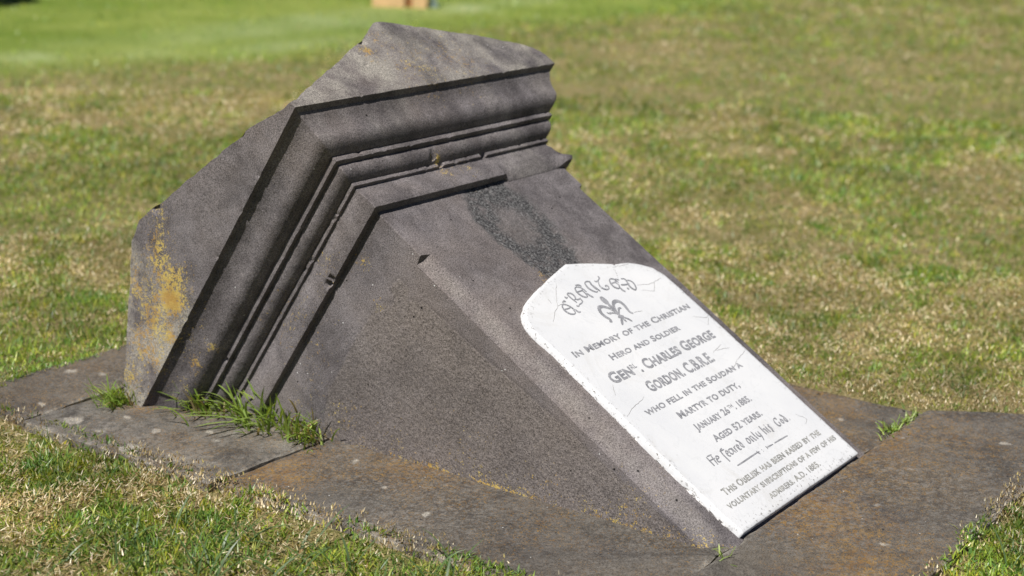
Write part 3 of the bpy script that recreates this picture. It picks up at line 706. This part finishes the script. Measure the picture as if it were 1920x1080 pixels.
# ------------------------------------------------------------------ grass
C_G = np.array([(.165, .245, .022), (.225, .285, .030), (.115, .190, .022), (.270, .285, .042), (.115, .185, .042), (.080, .145, .018)])
C_S = np.array([(.41, .32, .17), (.52, .43, .27), (.29, .21, .10), (.66, .58, .42), (.34, .28, .10), (.23, .15, .065)])
SL = (-.270, .878, -.287, 1.532)
def slab_dist(x, y):
    d1 = np.maximum(np.maximum(SL[0]-x, x-SL[1]), np.maximum(SL[2]-y, y-SL[3]))
    d2 = np.maximum(np.maximum(.8-x, (x-.893+.207*(y+.004)/.301)*.82), np.maximum(SL[2]-y, y+.02))
    return np.minimum(d1, d2)
def blade_mesh(name, x, y, z, az, L, wd, lean0, lean1, colr, seg=2, mat=M_GRASS, twist=None):
    n = len(x); V = np.zeros((n, 2*seg+1, 3)); C = np.zeros((n, 2*seg+1, 3))
    dx, dy = np.cos(az), np.sin(az)
    tw = az+math.pi/2 + (twist if twist is not None else rng.normal(0, .6, n))
    sx, sy = np.cos(tw), np.sin(tw)
    px, py, pz = x.copy(), y.copy(), z.copy()
    for k in range(seg+1):
        f = k/seg; ln = lean0+(lean1-lean0)*f
        if k > 0:
            lm = lean0+(lean1-lean0)*(k-.5)/seg
            px = px+dx*np.sin(lm)*L/seg; py = py+dy*np.sin(lm)*L/seg; pz = pz+np.cos(lm)*L/seg
        ww = wd*(1-.35*f)/2 if k < seg else 0
        shade = .88+.2*f
        if k < seg:
            V[:, 2*k] = np.column_stack([px-sx*ww, py-sy*ww, pz]); V[:, 2*k+1] = np.column_stack([px+sx*ww, py+sy*ww, pz])
            C[:, 2*k] = C[:, 2*k+1] = colr*1.0
        else:
            V[:, 2*k] = np.column_stack([px, py, pz]); C[:, 2*k] = colr*1.0
    base = (np.arange(n)*(2*seg+1))[:, None]
    quads = np.concatenate([base+np.array([2*k, 2*k+1, 2*k+3, 2*k+2]) for k in range(seg-1)]) if seg > 1 else np.zeros((0, 4), int)
    tri = base+np.array([2*seg-2, 2*seg-1, 2*seg])
    return mesh_obj(name, V.reshape(-1, 3), [quads, tri], mat, None, None, dict(Col=C.reshape(-1, 3)))
fw2 = np.array([FW.x, FW.y]); fw2 /= np.hypot(*fw2); ANG0 = math.atan2(fw2[1], fw2[0])
def scatter(n, r0, r1, half, power=1.0):
    r = r0+(r1-r0)*rng.random(n)**power; a = ANG0+(rng.random(n)*2-1)*half
    return CAM[0]+r*np.cos(a), CAM[1]+r*np.sin(a), r
X = []; Y = []; R = []
for (n, r0, r1, half, pw) in [(270000, 1.45, 2.9, .62, 1.0), (320000, 2.6, 4.6, .58, .9), (200000, 4.4, 7.2, .56, .8), (160000, 7.0, 14.0, .54, .8)]:
    a, b, c = scatter(n, r0, r1, half, pw); X.append(a); Y.append(b); R.append(c)
X = np.concatenate(X); Y = np.concatenate(Y); R = np.concatenate(R)
p3 = P2(X, Y)
sd_ = slab_dist(X, Y)+.022*fbm(p3, 9, 3, 5)+.008*fbm(p3, 40, 2, 6)
ok = sd_ > .0
patch = fbm(p3, 1.7, 4, 33)*.8+fbm(p3, 8, 3, 35)*.8+fbm(p3, 26, 2, 39)*.6; tone = fbm(p3, 5, 3, 45); clump = vnoise(p3, 30, 47)
dens = fbm(p3, 11, 3, 37)
ok &= (rng.random(len(X)) < .72+.5*dens)
ok &= rng.random(len(X)) > .9*smooth(.0, .7, lawn_green(X, Y)+.3*fbm(p3, 1.2, 3, 4))*(R > 5)
X, Y, R, sd_, patch, tone, clump = X[ok], Y[ok], R[ok], sd_[ok], patch[ok], tone[ok], clump[ok]; n = len(X)
farg = smooth(-.25, .65, lawn_green(X, Y)+.3*fbm(P2(X, Y), 1.2, 3, 4))
edge = smooth(.14, .0, sd_)
pstraw = np.clip(.34+1.7*patch+.14*edge-.17*(R < 3.0)*(X < 0)-.6*farg, .05, .88)
straw = rng.random(n) < pstraw
gi = rng.integers(0, len(C_G), n); si = rng.integers(0, len(C_S), n)
colr = np.where(straw[:, None], C_S[si], C_G[gi])*1.0*(rng.normal(1, .16, n).clip(.55, 1.5))[:, None]
gtint = np.where((clump > .25)[:, None], np.array([(.72, .90, 1.05)]), np.where((clump < -.45)[:, None], np.array([(1.35, 1.15, .95)]), 1.0)); colr = np.where(straw[:, None], colr, colr*gtint)*(np.where(R > 3.05, 1.38, 1.32)+.8*tone)[:, None]
colr = np.where((farg > .5)[:, None] & ~straw[:, None], colr*np.array([1.0, 1.05, 1.0]), colr)
sc = np.clip(R/3.6, 1, 3.2)
L = np.where(straw, rng.uniform(.005, .016, n)*(1-.1*edge), rng.uniform(.010, .028, n))*np.sqrt(sc)
L = L*(1-.35*edge)
broad = (rng.random(n) < .05) & ~straw & (R < 3.4)
tallp = (rng.random(n) < .02) & ~straw; L = np.where(tallp, L*1.7, L)
wd = np.where(straw, rng.uniform(.0011, .0029, n), rng.uniform(.0013, .0030, n))*sc
wd = np.where(broad, rng.uniform(.004, .0075, n), wd); L = np.where(broad, rng.uniform(.010, .018, n), L)
l0 = np.where(straw, rng.uniform(.7, 1.5, n)*(1-.6*edge), rng.uniform(.1, 1.05, n)); l1 = l0+np.where(straw, rng.uniform(-.3, .5, n), rng.uniform(.1, 1.0, n))
Z = np.where(straw, rng.uniform(-.012, .014, n), -.014+rng.uniform(0, .006, n)) + .012*smooth(.035, .015, sd_)
tag(blade_mesh('lawn_grass', X, Y, Z, rng.uniform(0, 2*math.pi, n), L, wd, l0, l1, colr, 2),
    'short mown grass with dry straw blades', 'grass', kind='stuff')
# coarse long blades that stand out in the foreground lawn
cl = [(-.60, .70), (-.55, .60), (-.50, .50), (-.42, .42), (-.66, .82), (-.45, .66), (-.36, .30), (-.52, .78), (-.40, .55), (.30, -.42), (.42, -.44), (.15, -.42)]
xs = []; ys = []
for (cx, cy) in cl:
    k = rng.integers(7, 15); xs.append(rng.normal(cx, .028, k)); ys.append(rng.normal(cy, .028, k))
xs = np.concatenate(xs); ys = np.concatenate(ys); k = len(xs); kk = slab_dist(xs, ys) > .02; xs, ys = xs[kk], ys[kk]; k = len(xs)
tag(blade_mesh('coarse_grass', xs, ys, np.full(k, -.012), rng.uniform(0, 6.28, k), rng.uniform(.05, .10, k), rng.uniform(.003, .0052, k), rng.uniform(.1, .7, k), rng.uniform(1.0, 1.9, k),
               np.array([(.10, .165, .055)])*rng.normal(1, .15, (k, 1)).clip(.6, 1.4), 4), 'longer blue green grass blades scattered through the foreground lawn', 'grass', kind='stuff')

# tufts growing out of the joint between slab and stone
def tuft(label, cx, cy, n, Lr, spread, wr=(.0022, .0045), lean=(.2, 1.0), extra=(), cat='grass tuft', group='grass tufts in the joints around the base', away=None, z=.0, asp=1.2):
    n = int(n*1.7); xs = rng.normal(cx, spread, n); ys = rng.normal(cy, spread*asp, n); az = rng.uniform(0, 6.28, n)
    if away is not None: az = rng.normal(away, .95, n)
    Lg = rng.uniform(*Lr, n); n = n; wd = rng.uniform(*wr, n)*1.25; l0 = rng.uniform(.05, .6, n)+.0; l1 = l0+rng.uniform(lean[0], lean[1]+.5, n)
    colr = np.array([(.26, .38, .06), (.20, .31, .045), (.33, .42, .09), (.23, .34, .07)])[rng.integers(0, 4, n)]*rng.normal(1, .13, (n, 1)).clip(.6, 1.4)
    dry = rng.random(n) < .10; colr[dry] = (.38, .30, .15)
    for (ex, ey, ea, el, e0, e1, ew) in extra:
        xs = np.append(xs, ex); ys = np.append(ys, ey); az = np.append(az, ea); Lg = np.append(Lg, el); l0 = np.append(l0, e0); l1 = np.append(l1, e1); wd = np.append(wd, ew)
        colr = np.vstack([colr, [(.26, .36, .085)]])
    k = len(xs)
    o = blade_mesh('grass_tuft', xs, ys, np.full(k, z-.004), az, Lg, wd, l0, l1, colr, 5, twist=rng.normal(0, .5, k))
    return tag(o, label, cat, group)
NV = math.pi          # away from the left face
tuft('small bright green tuft at the outer corner of the moulded stone', -.125, 1.275, 95, (.03, .065), .018, (.0018, .0034), away=NV)
tuft('low spreading tuft below the deep moulding shadow at the stone foot', -.050, 1.115, 46, (.04, .09), .024, away=NV, extra=[(-.05, 1.13, 2.6, .10, 1.2, 1.6, .005), (-.05, 1.10, 2.9, .07, .3, 1.5, .004), (-.03, 1.14, 2.2, .06, .4, 1.6, .004)])
tuft('tallest grass tuft with long blades arching out over the slab', -.022, .985, 60, (.035, .10), .028, (.0025, .005), away=NV,
     extra=[(-.02, 1.00, 2.75, .17, 1.0, 1.62, .0065), (-.03, .96, 2.6, .19, 1.05, 1.6, .006), (-.02, .95, 3.1, .15, .8, 1.7, .006), (-.03, 1.03, 1.8, .10, .2, 1.3, .0055), (-.03, .98, 2.95, .16, 1.1, 1.60, .0065), (-.02, .97, 3.3, .12, 1.0, 1.65, .006), (-.03, 1.02, 2.5, .12, .5, 1.7, .006), (-.02, 1.05, 2.4, .11, .4, 1.75, .006),
            (-.01, .97, 1.9, .09, .2, 1.0, .0055), (-.01, .94, 4.4, .10, .3, 1.8, .005), (-.02, .93, 3.9, .08, .5, 1.6, .005), (-.02, 1.06, 2.2, .09, .2, 1.7, .006), (-.02, .99, 4.8, .08, -.1, .3, .006)])
tuft('spiky tuft at the slab joint beside the roughened panel', -.040, .868, 60, (.03, .080), .020, (.002, .004), away=NV+.3,
     extra=[(-.03, .86, 5.0, .085, .1, .9, .0032), (-.05, .85, 4.6, .06, .8, 1.5, .004), (-.03, .87, 1.5, .07, .1, .6, .003)])
tuft('yellowish tuft growing in the joint of the right hand slabs',   .80, .004, 44, (.012, .030), .038, (.0014, .0026), lean=(.3, 1.0), asp=.18)
tuft('short tuft in the grassy joint nearest the plaque corner', .735, .006, 26, (.014, .030), .010, (.0016, .003), lean=(.3, 1.0), extra=[(.72, .0, 3.6, .045, 1.1, 1.5, .004)])
tuft('thin pale sprout at the cracked bottom corner below the plaque', -.012, -.012, 3, (.02, .03), .004, (.0018, .0026), extra=[(.03, -.006, 2.9, .055, 1.05, 1.6, .0032), (-.035, -.012, -.4, .038, .9, 1.9, .0028), (-.03, -.02, 4.6, .03, 1.2, 1.6, .0026)], z=.004)

# ------------------------------------------------------------------ far things
def box(name, cx, cy, z0, z1, wx, wy, rot, mat, parent=None, bev=.006):
    bm = bmesh.new(); bmesh.ops.create_cube(bm, size=1)
    bmesh.ops.scale(bm, verts=bm.verts, vec=(wx, wy, z1-z0))
    bmesh.ops.bevel(bm, geom=list(bm.edges), offset=bev, segments=2, affect='EDGES')
    bmesh.ops.rotate(bm, verts=bm.verts, cent=(0, 0, 0), matrix=Matrix.Rotation(rot, 3, 'Z'))
    bmesh.ops.translate(bm, verts=bm.verts, vec=(cx, cy, (z0+z1)/2))
    me = bpy.data.meshes.new(name); bm.to_mesh(me); bm.free(); me.materials.append(mat)
    o = bpy.data.objects.new(name, me); col.objects.link(o); o.parent = parent; return o
M_TAN = simple('tan_sandstone', (.62, .40, .20), .85, .12, 12); M_BRN = simple('brown_joint', (.28, .12, .04), .9); M_POST = simple('grey_blue_metal', (.20, .26, .24), .5)
bx_ = empty('stone_marker', (6.42, 5.76, 0)); tag(bx_, 'blurred tan sandstone marker far off behind the monument', 'grave marker')
rot = math.atan2(RT.y, RT.x); tx, ty = math.cos(rot), math.sin(rot)
def far(name, off, wx, z1, mat, dep=.22, back=0.):
    o = box(name, off*tx+back*-ty, off*ty+back*tx, -.03, z1, wx, dep, rot, mat, bx_); return o
far('block', -.085, .215, .15, M_TAN); far('joint', .047, .046, .14, M_BRN, .16); far('block', .120, .098, .15, M_TAN)
pp = empty('metal_post', (6.52, 5.58, 0)); tag(pp, 'thin grey blue post beside the tan marker', 'post')
box('shaft', 0, 0, -.1, .16, .035, .035, rot, M_POST, pp); box('base_plate', 0, 0, -.03, .012, .07, .07, rot, M_POST, pp)

def shrub(cx, cy, wx, wy, h, label, nleaf=5000):
    e = empty('hedge_shrub', (cx, cy, 0)); tag(e, label, 'shrub')
    th = rng.uniform(0, 6.28, nleaf); ph = np.arccos(rng.uniform(-.2, 1, nleaf)); r = rng.uniform(.55, 1, nleaf)**.5
    q = np.column_stack([np.cos(th)*np.sin(ph)*wx/2, np.sin(th)*np.sin(ph)*wy/2, np.cos(ph)*h*.52+h*.42])*r[:, None]
    q *= (1+.25*fbm(q, 3, 3, 3))[:, None]; q[:, 2] = np.maximum(q[:, 2], .01)
    d1 = rng.normal(size=(nleaf, 3)); d1 /= np.linalg.norm(d1, axis=1)[:, None]; d2 = np.cross(d1, rng.normal(size=(nleaf, 3))); d2 /= np.linalg.norm(d2, axis=1)[:, None]
    Ls = rng.uniform(.025, .05, nleaf)[:, None]
    V = np.stack([q-d1*Ls, q+d2*Ls*.4, q+d1*Ls, q-d2*Ls*.4], 1).reshape(-1, 3)
    f = np.arange(nleaf)[:, None]*4+np.arange(4)
    cl_ = np.repeat(np.array([(.03, .05, .012)])*rng.normal(1, .3, (nleaf, 1)).clip(.4, 1.8), 4, 0)
    mesh_obj('foliage', V, [f], M_GRASS, e, None, dict(Col=cl_))
    box('stem', 0, 0, -.1, h*.5, .05, .05, .3, simple('bark', (.07, .05, .035)), e)
shrub(4.05, 7.75, 1.1, 1.0, .9, 'dark green shrub at the far top left edge of the lawn')
